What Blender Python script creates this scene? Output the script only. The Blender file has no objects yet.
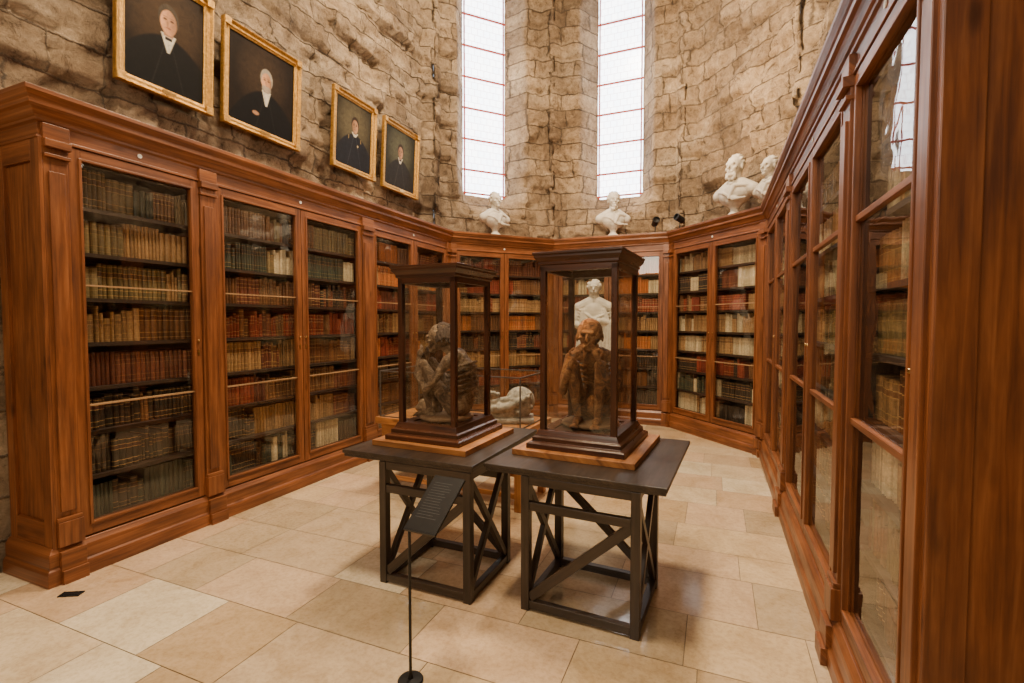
import bpy, math, random, bmesh
from mathutils import Vector, Matrix, noise, Euler
random.seed(7)
C = bpy.context.scene.collection
sc = bpy.context.scene

# ------------------------------------------------------------------ materials
def newmat(name):
    m = bpy.data.materials.new(name); m.use_nodes = True
    nt = m.node_tree; b = nt.nodes['Principled BSDF']
    return m, nt, b
def N(nt, t, **kw):
    n = nt.nodes.new(t)
    for k, v in kw.items():
        setattr(n, k, v)
    return n
def L(nt, a, b): nt.links.new(a, b)
def ramp(nt, fac, stops, interp='LINEAR'):
    r = N(nt, 'ShaderNodeValToRGB'); r.color_ramp.interpolation = interp
    e = r.color_ramp.elements
    while len(e) > 1: e.remove(e[-1])
    e[0].position = stops[0][0]; e[0].color = (*stops[0][1], 1)
    for p, c in stops[1:]:
        x = e.new(p); x.color = (*c, 1)
    L(nt, fac, r.inputs[0]); return r
def mapping(nt, src, scale):
    m = N(nt, 'ShaderNodeMapping'); m.inputs['Scale'].default_value = scale
    L(nt, src, m.inputs[0]); return m
def noise_n(nt, vec, scale, detail=5, rough=0.6, dist=0.0):
    n = N(nt, 'ShaderNodeTexNoise'); n.inputs['Scale'].default_value = scale
    n.inputs['Detail'].default_value = detail; n.inputs['Roughness'].default_value = rough
    n.inputs['Distortion'].default_value = dist
    if vec is not None: L(nt, vec, n.inputs['Vector'])
    return n
def bump(nt, h, b, strength=0.3, dist=0.01):
    n = N(nt, 'ShaderNodeBump'); n.inputs['Strength'].default_value = strength
    n.inputs['Distance'].default_value = dist
    L(nt, h, n.inputs['Height']); L(nt, n.outputs[0], b.inputs['Normal']); return n
def mixc(nt, fac, a, b, mode='MIX'):
    m = N(nt, 'ShaderNodeMix', data_type='RGBA', blend_type=mode)
    if isinstance(fac, (int, float)): m.inputs[0].default_value = fac
    else: L(nt, fac, m.inputs[0])
    for i, x in ((6, a), (7, b)):
        if isinstance(x, tuple): m.inputs[i].default_value = (*x, 1)
        else: L(nt, x, m.inputs[i])
    return m.outputs[2]

def wood(name, dark, mid, light, rough=0.38, gs=1.0):
    m, nt, b = newmat(name)
    uv = N(nt, 'ShaderNodeUVMap')
    mp = mapping(nt, uv.outputs[0], (2.2*gs, 48*gs, 1))
    n1 = noise_n(nt, mp.outputs[0], 1.0, 7, 0.6, 0.5)
    r = ramp(nt, n1.outputs[0], [(0.25, dark), (0.5, mid), (0.78, light)])
    mp2 = mapping(nt, uv.outputs[0], (1.3, 5, 1))
    n2 = noise_n(nt, mp2.outputs[0], 1.5, 4)
    r2 = ramp(nt, n2.outputs[0], [(0.3, (0.50, 0.46, 0.44)), (0.65, (1.12, 1.1, 1.08))])
    c = mixc(nt, 1.0, r.outputs[0], r2.outputs[0], 'MULTIPLY')
    mk = mapping(nt, uv.outputs[0], (2.2, 6.5, 1))
    vo = N(nt, 'ShaderNodeTexVoronoi'); vo.inputs['Scale'].default_value = 1.0; L(nt, mk.outputs[0], vo.inputs['Vector'])
    rk = ramp(nt, vo.outputs['Distance'], [(0.0, (0.2, 0.16, 0.14)), (0.06, (0.42, 0.37, 0.33)), (0.13, (1, 1, 1))])
    c = mixc(nt, 0.85, c, rk.outputs[0], 'MULTIPLY')
    L(nt, c, b.inputs['Base Color'])
    rr = ramp(nt, n2.outputs[0], [(0.3, (rough+0.14,)*3), (0.7, (rough-0.03,)*3)])
    L(nt, rr.outputs[0], b.inputs['Roughness'])
    bump(nt, n1.outputs[0], b, 0.15, 0.003)
    return m
M_wood = wood('oak_wood', (0.088, 0.027, 0.009), (0.205, 0.068, 0.021), (0.33, 0.127, 0.043), 0.35)
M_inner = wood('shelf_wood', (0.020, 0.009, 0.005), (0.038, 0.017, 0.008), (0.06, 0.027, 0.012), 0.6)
M_bar = wood('glazing_bar_wood', (0.26, 0.14, 0.06), (0.38, 0.23, 0.11), (0.45, 0.3, 0.17), 0.35)
M_tray = wood('beech_tray', (0.28, 0.105, 0.028), (0.43, 0.18, 0.052), (0.52, 0.25, 0.085), 0.4)
M_table = wood('stained_table_wood', (0.022, 0.015, 0.011), (0.040, 0.028, 0.020), (0.07, 0.05, 0.036), 0.32)
M_case = wood('mahogany_case', (0.024, 0.008, 0.004), (0.064, 0.021, 0.009), (0.125, 0.044, 0.018), 0.24)

def simple(name, col, rough=0.5, metal=0.0, nz=0.0, nscale=20, lo=0.72):
    m, nt, b = newmat(name)
    tc = N(nt, 'ShaderNodeTexCoord')
    n = noise_n(nt, tc.outputs['Object'], nscale, 6, 0.65)
    r = ramp(nt, n.outputs[0], [(0.3, tuple(c*lo for c in col)), (0.7, tuple(min(1, c*1.15) for c in col))])
    L(nt, r.outputs[0], b.inputs['Base Color'])
    b.inputs['Roughness'].default_value = rough; b.inputs['Metallic'].default_value = metal
    if nz: bump(nt, n.outputs[0], b, nz, 0.01)
    return m
M_black = simple('black_metal', (0.012, 0.012, 0.013), 0.4, 0.3)
M_grey = simple('grey_metal_trim', (0.16, 0.14, 0.12), 0.4, 0.5)
M_plaster = simple('white_plaster', (0.58, 0.53, 0.44), 0.6, 0, 0.15, 9)
M_gold = simple('gilt_frame', (0.60, 0.33, 0.075), 0.38, 0.7, 0.8, 40, 0.5)
M_brass = simple('brass', (0.5, 0.33, 0.13), 0.3, 1.0)
def mummymat(name, a, b_, c_):
    m, nt, b = newmat(name); tc = N(nt, 'ShaderNodeTexCoord')
    n = noise_n(nt, tc.outputs['Object'], 9, 10, 0.78, 1.2)
    mw = mapping(nt, tc.outputs['Object'], (30, 30, 75)); n2 = noise_n(nt, mw.outputs[0], 1.0, 6, 0.7, 1.5)
    r = ramp(nt, n.outputs[0], [(0.38, a), (0.49, b_), (0.62, c_)])
    r2 = ramp(nt, n2.outputs[0], [(0.38, (0.45, 0.4, 0.36)), (0.52, (1.0, 1.0, 1.0))])
    L(nt, mixc(nt, 0.8, r.outputs[0], r2.outputs[0], 'MULTIPLY'), b.inputs['Base Color']); b.inputs['Roughness'].default_value = 0.5
    ad = N(nt, 'ShaderNodeMath', operation='ADD'); L(nt, n.outputs[0], ad.inputs[0]); L(nt, n2.outputs[0], ad.inputs[1])
    bump(nt, ad.outputs[0], b, 1.0, 0.018); return m
M_mummy = mummymat('mummy_leather', (0.045, 0.018, 0.009), (0.30, 0.125, 0.042), (0.58, 0.31, 0.12))
M_mummy2 = mummymat('mummy_pale', (0.045, 0.026, 0.015), (0.24, 0.145, 0.077), (0.54, 0.39, 0.24))
M_hair = simple('mummy_hair', (0.05, 0.028, 0.016), 0.8, 0, 1.0, 60)
M_cloth = simple('linen_wrap', (0.25, 0.15, 0.08), 0.9, 0, 1.0, 45)
M_carved = simple('pale_carved_stone', (0.48, 0.43, 0.35), 0.7, 0, 1.0, 22, 0.3)
M_white = simple('white_label', (0.8, 0.78, 0.72), 0.5)
M_plast = simple('ceiling_plaster', (0.6, 0.5, 0.36), 0.9, 0, 0.3, 2)
M_ped = simple('pedestal_marble', (0.2, 0.17, 0.14), 0.4, 0, 0, 4)
M_lead = simple('red_oxide_iron', (0.36, 0.05, 0.045), 0.6)

def glassmat(name, base=0.05, gain=0.75, tint=(0.93, 0.96, 0.94), pw=4.0):
    m = bpy.data.materials.new(name); m.use_nodes = True; nt = m.node_tree
    nt.nodes.clear()
    o = N(nt, 'ShaderNodeOutputMaterial'); mx = N(nt, 'ShaderNodeMixShader')
    t = N(nt, 'ShaderNodeBsdfTransparent'); t.inputs[0].default_value = (*tint, 1)
    g = N(nt, 'ShaderNodeBsdfGlossy'); g.inputs['Roughness'].default_value = 0.015
    tc = N(nt, 'ShaderNodeTexCoord'); nz = noise_n(nt, tc.outputs['Object'], 3.0, 2)
    bp = N(nt, 'ShaderNodeBump'); bp.inputs['Strength'].default_value = 0.2; bp.inputs['Distance'].default_value = 0.01
    L(nt, nz.outputs[0], bp.inputs['Height']); L(nt, bp.outputs[0], g.inputs['Normal'])
    lw = N(nt, 'ShaderNodeLayerWeight'); lw.inputs[0].default_value = 0.5
    p = N(nt, 'ShaderNodeMath', operation='POWER'); p.inputs[1].default_value = pw
    ma = N(nt, 'ShaderNodeMath', operation='MULTIPLY_ADD'); ma.inputs[1].default_value = gain; ma.inputs[2].default_value = base
    L(nt, lw.outputs['Facing'], p.inputs[0]); L(nt, p.outputs[0], ma.inputs[0])
    L(nt, ma.outputs[0], mx.inputs[0]); L(nt, t.outputs[0], mx.inputs[1]); L(nt, g.outputs[0], mx.inputs[2])
    L(nt, mx.outputs[0], o.inputs[0]); return m
M_glass = glassmat('cabinet_glass', 0.095, 0.65, (0.95, 0.97, 0.94), 4.0)
M_cglass = glassmat('display_case_glass', 0.10, 0.55, (0.95, 0.96, 0.94), 4.0)

def bookmat():
    m, nt, b = newmat('book_leather')
    at = N(nt, 'ShaderNodeAttribute', attribute_name='Col')
    uv = N(nt, 'ShaderNodeUVMap'); sx = N(nt, 'ShaderNodeSeparateXYZ'); L(nt, uv.outputs[0], sx.inputs[0])
    k = (0, 0, 0); w = (1, 1, 1)
    st = [(0.0, k)]
    for p in (0.08, 0.24, 0.62, 0.76, 0.92):
        st += [(p, w), (p+0.02, k)]
    r = ramp(nt, sx.outputs[1], st, 'CONSTANT')
    r2 = ramp(nt, sx.outputs[1], [(0, k), (0.64, w), (0.76, k)], 'CONSTANT')
    tc = N(nt, 'ShaderNodeTexCoord')
    n = noise_n(nt, tc.outputs['Object'], 60, 4)
    rn = ramp(nt, n.outputs[0], [(0.3, (0.65,)*3), (0.7, (1.2,)*3)])
    base = mixc(nt, 1.0, at.outputs[0], rn.outputs[0], 'MULTIPLY')
    a2 = N(nt, 'ShaderNodeMath', operation='MULTIPLY'); L(nt, r.outputs[0], a2.inputs[0]); L(nt, at.outputs['Alpha'], a2.inputs[1])
    c = mixc(nt, a2.outputs[0], base, (0.55, 0.33, 0.12))
    a3 = N(nt, 'ShaderNodeMath', operation='MULTIPLY'); L(nt, r2.outputs[0], a3.inputs[0]); L(nt, at.outputs['Alpha'], a3.inputs[1])
    a4 = N(nt, 'ShaderNodeMath', operation='MULTIPLY'); L(nt, a3.outputs[0], a4.inputs[0]); a4.inputs[1].default_value = 0.55
    c2 = mixc(nt, a4.outputs[0], c, (0.10, 0.02, 0.012))
    L(nt, c2, b.inputs['Base Color']); b.inputs['Roughness'].default_value = 0.5
    return m
M_book = bookmat()

def stonemat():
    m, nt, b = newmat('rough_limestone')
    uv = N(nt, 'ShaderNodeUVMap')
    dn = noise_n(nt, uv.outputs[0], 1.3, 4, 0.7)
    sub = N(nt, 'ShaderNodeVectorMath', operation='MULTIPLY_ADD')
    sub.inputs[1].default_value = (0.16, 0.09, 0); L(nt, dn.outputs['Color'], sub.inputs[0]); L(nt, uv.outputs[0], sub.inputs[2])
    dn2 = noise_n(nt, uv.outputs[0], 12, 5, 0.75)
    sub2 = N(nt, 'ShaderNodeVectorMath', operation='MULTIPLY_ADD')
    sub2.inputs[1].default_value = (0.065, 0.055, 0); L(nt, dn2.outputs['Color'], sub2.inputs[0]); L(nt, sub.outputs[0], sub2.inputs[2])
    br = N(nt, 'ShaderNodeTexBrick'); L(nt, sub2.outputs[0], br.inputs['Vector'])
    br.inputs['Scale'].default_value = 1.0; br.inputs['Brick Width'].default_value = 0.55; br.inputs['Row Height'].default_value = 0.27
    br.inputs['Mortar Size'].default_value = 0.013; br.inputs['Mortar Smooth'].default_value = 0.9
    br.inputs['Color1'].default_value = (0, 0, 0, 1); br.inputs['Color2'].default_value = (1, 1, 1, 1)
    br.inputs['Mortar'].default_value = (0.4, 0.4, 0.4, 1); br.offset = 0.37; br.squash = 0.6; br.squash_frequency = 3
    tc = N(nt, 'ShaderNodeTexCoord')
    n1 = noise_n(nt, tc.outputs['Object'], 1.0, 10, 0.74, 0.8)
    n2 = noise_n(nt, tc.outputs['Object'], 10, 10, 0.85, 0.6)
    ms = mapping(nt, tc.outputs['Object'], (3.5, 3.5, 2.4))
    n3 = noise_n(nt, ms.outputs[0], 1.6, 10, 0.82, 0.5)
    n4 = noise_n(nt, tc.outputs['Object'], 0.7, 6, 0.6, 0.5)
    r1 = ramp(nt, n1.outputs[0], [(0.3, (0.19, 0.135, 0.088)), (0.42, (0.36, 0.275, 0.185)), (0.53, (0.52, 0.42, 0.30)), (0.68, (0.68, 0.595, 0.465))])
    r2 = ramp(nt, n2.outputs[0], [(0.36, (0.25, 0.21, 0.18)), (0.46, (0.84, 0.82, 0.79)), (0.68, (1.25, 1.24, 1.22))])
    r3 = ramp(nt, n3.outputs[0], [(0.36, (0.34, 0.28, 0.23)), (0.44, (0.86, 0.83, 0.79)), (0.62, (1.12, 1.10, 1.07))])
    r4 = ramp(nt, n4.outputs[0], [(0.38, (0.80, 0.79, 0.79)), (0.6, (1.12, 1.08, 1.02))])
    c = mixc(nt, 1.0, r1.outputs[0], r2.outputs[0], 'MULTIPLY')
    c = mixc(nt, 0.95, c, r3.outputs[0], 'MULTIPLY'); c = mixc(nt, 1.0, c, r4.outputs[0], 'MULTIPLY')
    rb = ramp(nt, br.outputs['Color'], [(0, (0.68, 0.62, 0.56)), (1, (1.2, 1.16, 1.11))])
    c = mixc(nt, 0.9, c, rb.outputs[0], 'MULTIPLY')
    fm = N(nt, 'ShaderNodeMath', operation='MULTIPLY'); 
    L(nt, br.outputs['Fac'], fm.inputs[0])
    rm = ramp(nt, n3.outputs[0], [(0.42, (0.9,)*3), (0.62, (0.35,)*3)]); L(nt, rm.outputs[0], fm.inputs[1])
    c = mixc(nt, fm.outputs[0], c, (0.10, 0.072, 0.048))
    L(nt, c, b.inputs['Base Color']); b.inputs['Roughness'].default_value = 0.92
    h = N(nt, 'ShaderNodeMath', operation='MULTIPLY_ADD'); h.inputs[1].default_value = -0.9
    L(nt, br.outputs['Fac'], h.inputs[0]); L(nt, n2.outputs[0], h.inputs[2])
    h2 = N(nt, 'ShaderNodeMath', operation='MULTIPLY_ADD'); h2.inputs[1].default_value = 0.5
    L(nt, br.outputs['Color'], h2.inputs[0]); L(nt, h.outputs[0], h2.inputs[2])
    h3 = N(nt, 'ShaderNodeMath', operation='MULTIPLY_ADD'); h3.inputs[1].default_value = 1.0
    L(nt, n3.outputs[0], h3.inputs[0]); L(nt, h2.outputs[0], h3.inputs[2])
    bump(nt, h3.outputs[0], b, 1.0, 0.075)
    return m
M_stone = stonemat()

def tilemat():
    m, nt, b = newmat('limestone_tiles')
    at = N(nt, 'ShaderNodeAttribute', attribute_name='Col')
    tc = N(nt, 'ShaderNodeTexCoord')
    n = noise_n(nt, tc.outputs['Object'], 3.5, 8, 0.72, 0.7)
    r = ramp(nt, n.outputs[0], [(0.3, (0.74, 0.68, 0.59)), (0.5, (0.95, 0.93, 0.90)), (0.66, (1.08, 1.07, 1.06))])
    n5 = noise_n(nt, tc.outputs['Object'], 40, 4, 0.7)
    r5 = ramp(nt, n5.outputs[0], [(0.35, (0.86, 0.83, 0.79)), (0.55, (1.03,)*3)])
    c = mixc(nt, 1.0, at.outputs[0], r.outputs[0], 'MULTIPLY'); c = mixc(nt, 1.0, c, r5.outputs[0], 'MULTIPLY')
    L(nt, c, b.inputs['Base Color'])
    n2 = noise_n(nt, tc.outputs['Object'], 3, 4)
    rr = ramp(nt, n2.outputs[0], [(0.3, (0.06,)*3), (0.7, (0.19,)*3)])
    L(nt, rr.outputs[0], b.inputs['Roughness']); b.inputs['Specular IOR Level'].default_value = 1.0
    return m
M_tile = tilemat()
M_grout = simple('grout', (0.2, 0.145, 0.09), 0.9)

def paintmat():
    m, nt, b = newmat('oil_paint')
    at = N(nt, 'ShaderNodeAttribute', attribute_name='Col')
    tc = N(nt, 'ShaderNodeTexCoord'); n = noise_n(nt, tc.outputs['Object'], 18, 6, 0.7, 0.6)
    r = ramp(nt, n.outputs[0], [(0.3, (0.7,)*3), (0.7, (1.3,)*3)])
    L(nt, mixc(nt, 1.0, at.outputs[0], r.outputs[0], 'MULTIPLY'), b.inputs['Base Color']); b.inputs['Roughness'].default_value = 0.55
    b.inputs['Specular IOR Level'].default_value = 0.12; bump(nt, n.outputs[0], b, 0.3, 0.003)
    return m
M_paint = paintmat()

def winmat():
    m, nt, b = newmat('leaded_daylight_glass')
    uv = N(nt, 'ShaderNodeUVMap')
    br = N(nt, 'ShaderNodeTexBrick'); L(nt, uv.outputs[0], br.inputs['Vector'])
    br.inputs['Scale'].default_value = 1; br.inputs['Brick Width'].default_value = 0.11; br.inputs['Row Height'].default_value = 0.11
    br.inputs['Mortar Size'].default_value = 0.005; br.offset = 0.5
    br.inputs['Color1'].default_value = (0.82, 0.91, 1, 1); br.inputs['Color2'].default_value = (0.96, 0.98, 1, 1)
    br.inputs['Mortar'].default_value = (0.5, 0.42, 0.48, 1)
    L(nt, br.outputs[0], b.inputs['Emission Color']); b.inputs['Emission Strength'].default_value = 8.0
    b.inputs['Base Color'].default_value = (0.5, 0.55, 0.6, 1); b.inputs['Roughness'].default_value = 0.2
    return m
M_win = winmat()

# ------------------------------------------------------------------ builders
class MB:
    def __init__(s): s.v=[]; s.f=[]; s.m=[]; s.uv=[]; s.c=[]
    def add(s, vs, faces, mat=0, col=(1,1,1,1), uvs=None):
        o = len(s.v); s.v += [tuple(v) for v in vs]
        for k, fa in enumerate(faces):
            s.f.append([o+i for i in fa]); s.m.append(mat); s.c.append(col)
            s.uv.append(uvs[k] if uvs else [(vs[i][0], vs[i][2]) for i in fa])
    def box(s, x0, x1, y0, y1, z0, z1, mat=0, col=(1,1,1,1), M=None):
        vs = [(x, y, z) for z in (z0, z1) for y in (y0, y1) for x in (x0, x1)]
        fs = [(0,2,3,1),(4,5,7,6),(0,1,5,4),(2,6,7,3),(0,4,6,2),(1,3,7,5)]
        d = (abs(x1-x0), abs(y1-y0), abs(z1-z0)); la = d.index(max(d)); ot = [i for i in range(3) if i != la]
        r1 = random.random()*20; r2 = random.random()*20
        uvs = [[(vs[i][la]+r1, vs[i][ot[0]]+vs[i][ot[1]]+r2) for i in fa] for fa in fs]
        if M is not None: vs = [tuple(M @ Vector(v)) for v in vs]
        s.add(vs, fs, mat, col, uvs)
    def beam(s, p, q, w, h, mat=0):
        p = Vector(p); q = Vector(q); d = q-p; ln = d.length
        X = d.normalized(); up = Vector((0,0,1)) if abs(X.z) < 0.95 else Vector((0,1,0))
        Y = up.cross(X).normalized(); Z = X.cross(Y)
        M = Matrix((X, Y, Z)).transposed().to_4x4(); M.translation = p
        s.box(0, ln, -w/2, w/2, -h/2, h/2, mat, M=M)
    def lathe(s, prof, cx=0, cy=0, seg=24, mat=0):
        vs=[]; fs=[]
        for r, z in prof:
            for i in range(seg):
                a = 2*math.pi*i/seg; vs.append((cx+r*math.cos(a), cy+r*math.sin(a), z))
        n = len(prof)
        for j in range(n-1):
            for i in range(seg):
                k=(i+1)%seg; fs.append((j*seg+i, j*seg+k, (j+1)*seg+k, (j+1)*seg+i))
        fs.append(tuple(reversed(range(seg)))); fs.append(tuple((n-1)*seg+i for i in range(seg)))
        s.add(vs, fs, mat)
    def loft(s, sections, mat=0, closed=False, caps=True):
        n = len(sections[0]); m = len(sections)
        vs = [p for sec in sections for p in sec]; fs=[]; uvs=[]
        acc=[0]
        for j in range(1, m+1): acc.append(acc[-1]+(Vector(sections[j%m][0])-Vector(sections[j-1][0])).length)
        pl=[0]
        for i in range(1, n+1): pl.append(pl[-1]+(Vector(sections[0][i%n])-Vector(sections[0][i-1])).length)
        rr = random.random()*10
        for j in range(m if closed else m-1):
            k=(j+1)%m
            for i in range(n):
                i2=(i+1)%n
                fs.append((j*n+i, j*n+i2, k*n+i2, k*n+i))
                uvs.append([(acc[j]+rr, pl[i]), (acc[j]+rr, pl[i+1]), (acc[j+1]+rr, pl[i+1]), (acc[j+1]+rr, pl[i])])
        if caps and not closed:
            fs.append(tuple(range(n))); uvs.append([(p, p*0.5) for p in pl[:n]])
            fs.append(tuple((m-1)*n+i for i in reversed(range(n)))); uvs.append([(p, p*0.5) for p in pl[:n]])
        s.add(vs, fs, mat, uvs=uvs)
    def build(s, name, mats, parent=None, bevel=0, smooth=False, recalc=True):
        me = bpy.data.meshes.new(name); me.from_pydata(s.v, [], s.f)
        for m in mats: me.materials.append(m)
        me.polygons.foreach_set('material_index', s.m)
        ul = me.uv_layers.new(name='UVMap'); flat=[]; cf=[]
        for uv, c in zip(s.uv, s.c):
            for u in uv: flat += [u[0], u[1]]; cf += list(c)
        ul.data.foreach_set('uv', flat)
        ca = me.color_attributes.new('Col', 'FLOAT_COLOR', 'CORNER'); ca.data.foreach_set('color', cf)
        if recalc:
            bm = bmesh.new(); bm.from_mesh(me); bmesh.ops.recalc_face_normals(bm, faces=bm.faces[:]); bm.to_mesh(me); bm.free()
        if smooth: me.polygons.foreach_set('use_smooth', [True]*len(me.polygons))
        me.update()
        ob = bpy.data.objects.new(name, me); C.objects.link(ob)
        if parent: ob.parent = parent
        if bevel:
            b = ob.modifiers.new('b', 'BEVEL'); b.width = bevel; b.segments = 2; b.limit_method='ANGLE'; b.angle_limit=math.radians(50)
        return ob
def empty(name, loc=(0,0,0), rz=0):
    e = bpy.data.objects.new(name, None); e.location = loc; e.rotation_euler = (0,0,rz); e.empty_display_size=0.1
    C.objects.link(e); return e
def rect_mould(mb, cx, cy, w, d, prof, mat=0):
    secs=[]
    for sx, sy in ((-1,-1),(1,-1),(1,1),(-1,1)):
        secs.append([(cx+sx*(w/2+o), cy+sy*(d/2+o), z) for o, z in prof])
    mb.loft(secs, mat, closed=True)

def sphere_raw(us, vs_):
    v=[(0,0,1)]; f=[]
    for j in range(1, vs_):
        t=math.pi*j/vs_
        for i in range(us):
            a=2*math.pi*i/us; v.append((math.sin(t)*math.cos(a), math.sin(t)*math.sin(a), math.cos(t)))
    v.append((0,0,-1)); n=len(v)-1
    for i in range(us): f.append((0, 1+i, 1+(i+1)%us))
    for j in range(vs_-2):
        for i in range(us):
            a=1+j*us+i; b=1+j*us+(i+1)%us; f.append((a, a+us, b+us, b))
    for i in range(us): f.append((n, 1+(vs_-2)*us+(i+1)%us, 1+(vs_-2)*us+i))
    return [Vector(p) for p in v], f
SPH = sphere_raw(18, 12); SPS = sphere_raw(12, 8)
def sculpt(name, blobs, voxel, mat, parent=None, smooth=4, loc=(0,0,0), rz=0, sc_=1.0):
    V=[]; F=[]
    def put(T, M):
        o=len(V); V.extend((M @ p)[:] for p in T[0]); F.extend(tuple(o+i for i in fa) for fa in T[1])
    for b in blobs:
        if b[0] == 'e':
            _, c, r, *rot = b
            put(SPH, Matrix.Translation(c) @ (Euler(rot[0]).to_matrix().to_4x4() if rot else Matrix()) @ Matrix.Diagonal((*r, 1)))
        elif b[0] == 'c':
            _, pts, rad = b
            for i in range(len(pts)-1):
                p, q = Vector(pts[i]), Vector(pts[i+1]); r0, r1 = rad[i], rad[i+1]; d=q-p
                if d.length < 1e-5: continue
                R = d.to_track_quat('Z', 'Y').to_matrix(); o=len(V); S=12
                for pp, r in ((p, r0), (q, r1)):
                    for k in range(S): V.append((pp + R @ Vector((r*math.cos(2*math.pi*k/S), r*math.sin(2*math.pi*k/S), 0)))[:])
                for k in range(S): F.append((o+k, o+(k+1)%S, o+S+(k+1)%S, o+S+k))
                F.append(tuple(o+k for k in reversed(range(S)))); F.append(tuple(o+S+k for k in range(S)))
            for pp, r in zip(pts, rad): put(SPS, Matrix.Translation(pp) @ Matrix.Diagonal((r*1.01, r*1.01, r*1.01, 1)))
        elif b[0] == 'l':
            prof=b[1]; S=24; o=len(V)
            for r, z in prof:
                for k in range(S): V.append((r*math.cos(2*math.pi*k/S), r*math.sin(2*math.pi*k/S), z))
            for j in range(len(prof)-1):
                for k in range(S): F.append((o+j*S+k, o+j*S+(k+1)%S, o+(j+1)*S+(k+1)%S, o+(j+1)*S+k))
            F.append(tuple(o+k for k in reversed(range(S)))); F.append(tuple(o+(len(prof)-1)*S+k for k in range(S)))
        elif b[0] == 'b':
            _, c, r, *rot = b; o=len(V)
            V.extend((c[0]+x*r[0], c[1]+y*r[1], c[2]+z*r[2]) for z in (-1,1) for y in (-1,1) for x in (-1,1))
            F.extend(tuple(o+i for i in fa) for fa in [(0,2,3,1),(4,5,7,6),(0,1,5,4),(2,6,7,3),(0,4,6,2),(1,3,7,5)])
    me = bpy.data.meshes.new(name); me.from_pydata(V, [], F); me.materials.append(mat)
    ob = bpy.data.objects.new(name, me); C.objects.link(ob)
    r = ob.modifiers.new('r', 'REMESH'); r.mode='VOXEL'; r.voxel_size = voxel; r.use_smooth_shade = True
    if smooth:
        s = ob.modifiers.new('s', 'SMOOTH'); s.factor=0.5; s.iterations=smooth
    ob.location = loc; ob.rotation_euler=(0,0,rz); ob.scale=(sc_,)*3
    if parent: ob.parent = parent
    return ob

# ------------------------------------------------------------------ layout
XL, XR = -3.6, 0.55
Y0, Y1, YB = 1.60, 6.3, 7.6
CX = (XL+XR)/2; HB = 0.9
P = [Vector((XL, Y0)), Vector((XL, Y1)), Vector((CX-HB, YB)), Vector((CX+HB, YB)), Vector((XR, Y1)), Vector((XR, Y0))]
def nrm(d): return Vector((d.y, -d.x))
def offset_path(path, out, caps=True):
    res=[]
    for i, p in enumerate(path):
        ns=[]
        if i > 0: ns.append(nrm((p-path[i-1]).normalized()))
        if i < len(path)-1: ns.append(nrm((path[i+1]-p).normalized()))
        if len(ns) == 2: m = (ns[0]+ns[1])/(1+ns[0].dot(ns[1]))
        else: m = ns[0]
        res.append(p+m*out)
    return res
WO = -0.45
FULL = [Vector((XL-0.44, Y0))] + P + [Vector((XR+0.44, Y0))]

# ---------------- bookcases
SH0, SH1, NS = 0.27, 2.54, 8
GAP = (SH1-SH0)/NS
PAL = {
 'brown': (0.17, 0.07, 0.026), 'tan': (0.34, 0.19, 0.08), 'olive': (0.18, 0.125, 0.052), 'red': (0.22, 0.036, 0.018),
 'dark': (0.035, 0.021, 0.013), 'cream': (0.58, 0.46, 0.29), 'green': (0.04, 0.046, 0.028), 'orange': (0.44, 0.13, 0.028), 'redbrown': (0.14, 0.04, 0.02), 'blue': (0.03, 0.035, 0.05)}
def books(mb, x0, x1, palrow, seed):
    rnd = random.Random(seed)
    for k in range(NS):
        z0 = SH0 + k*GAP + 0.014
        x = x0+0.005; names = palrow[NS-1-k]
        while x < x1-0.03:
            nm = rnd.choice(names); base = PAL[nm]
            n = rnd.randint(4, 14); w = rnd.uniform(0.022, 0.046); h = GAP*rnd.uniform(0.66, 0.88); dp = rnd.uniform(0.15, 0.2)
            fr = rnd.uniform(0.085, 0.115); gold = rnd.choice((0, 0.3, 0.6, 0.9)) if nm != 'cream' else 0.3
            single = rnd.random() < 0.3
            if rnd.random() < 0.06: x += rnd.uniform(0.02, 0.07)
            for i in range(n):
                if single:
                    w = rnd.uniform(0.018, 0.05); h = GAP*rnd.uniform(0.55, 0.88)
                    if rnd.random() < 0.4: base = PAL[rnd.choice(names)]
                ww = w*rnd.uniform(0.94, 1.06)
                if x+ww > x1-0.005: x = x1; break
                hh = h*rnd.uniform(0.985, 1.01); j = rnd.uniform(0.7, 1.35); f = fr+rnd.uniform(-0.004, 0.006)
                col = (base[0]*j, base[1]*j, base[2]*j, gold)
                a, b = x+0.0008, x+ww-0.0008; r = 0.010
                sec = [(a, f+dp), (a, f+r), (a+(b-a)*0.22, f+r*0.25), ((a+b)/2, f), (a+(b-a)*0.78, f+r*0.25), (b, f+r), (b, f+dp)]
                vs = [(p[0], p[1], z0) for p in sec] + [(p[0], p[1], z0+hh) for p in sec]
                m = len(sec); fs=[]; uvs=[]
                for q in range(m):
                    q2=(q+1)%m; fs.append((q, q2, m+q2, m+q)); uvs.append([(0,0),(1,0),(1,1),(0,1)])
                fs.append(tuple(m+q for q in range(m))); uvs.append([(0, 0.5)]*m)
                mb.add(vs, fs, 0, col, uvs); x += ww

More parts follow.
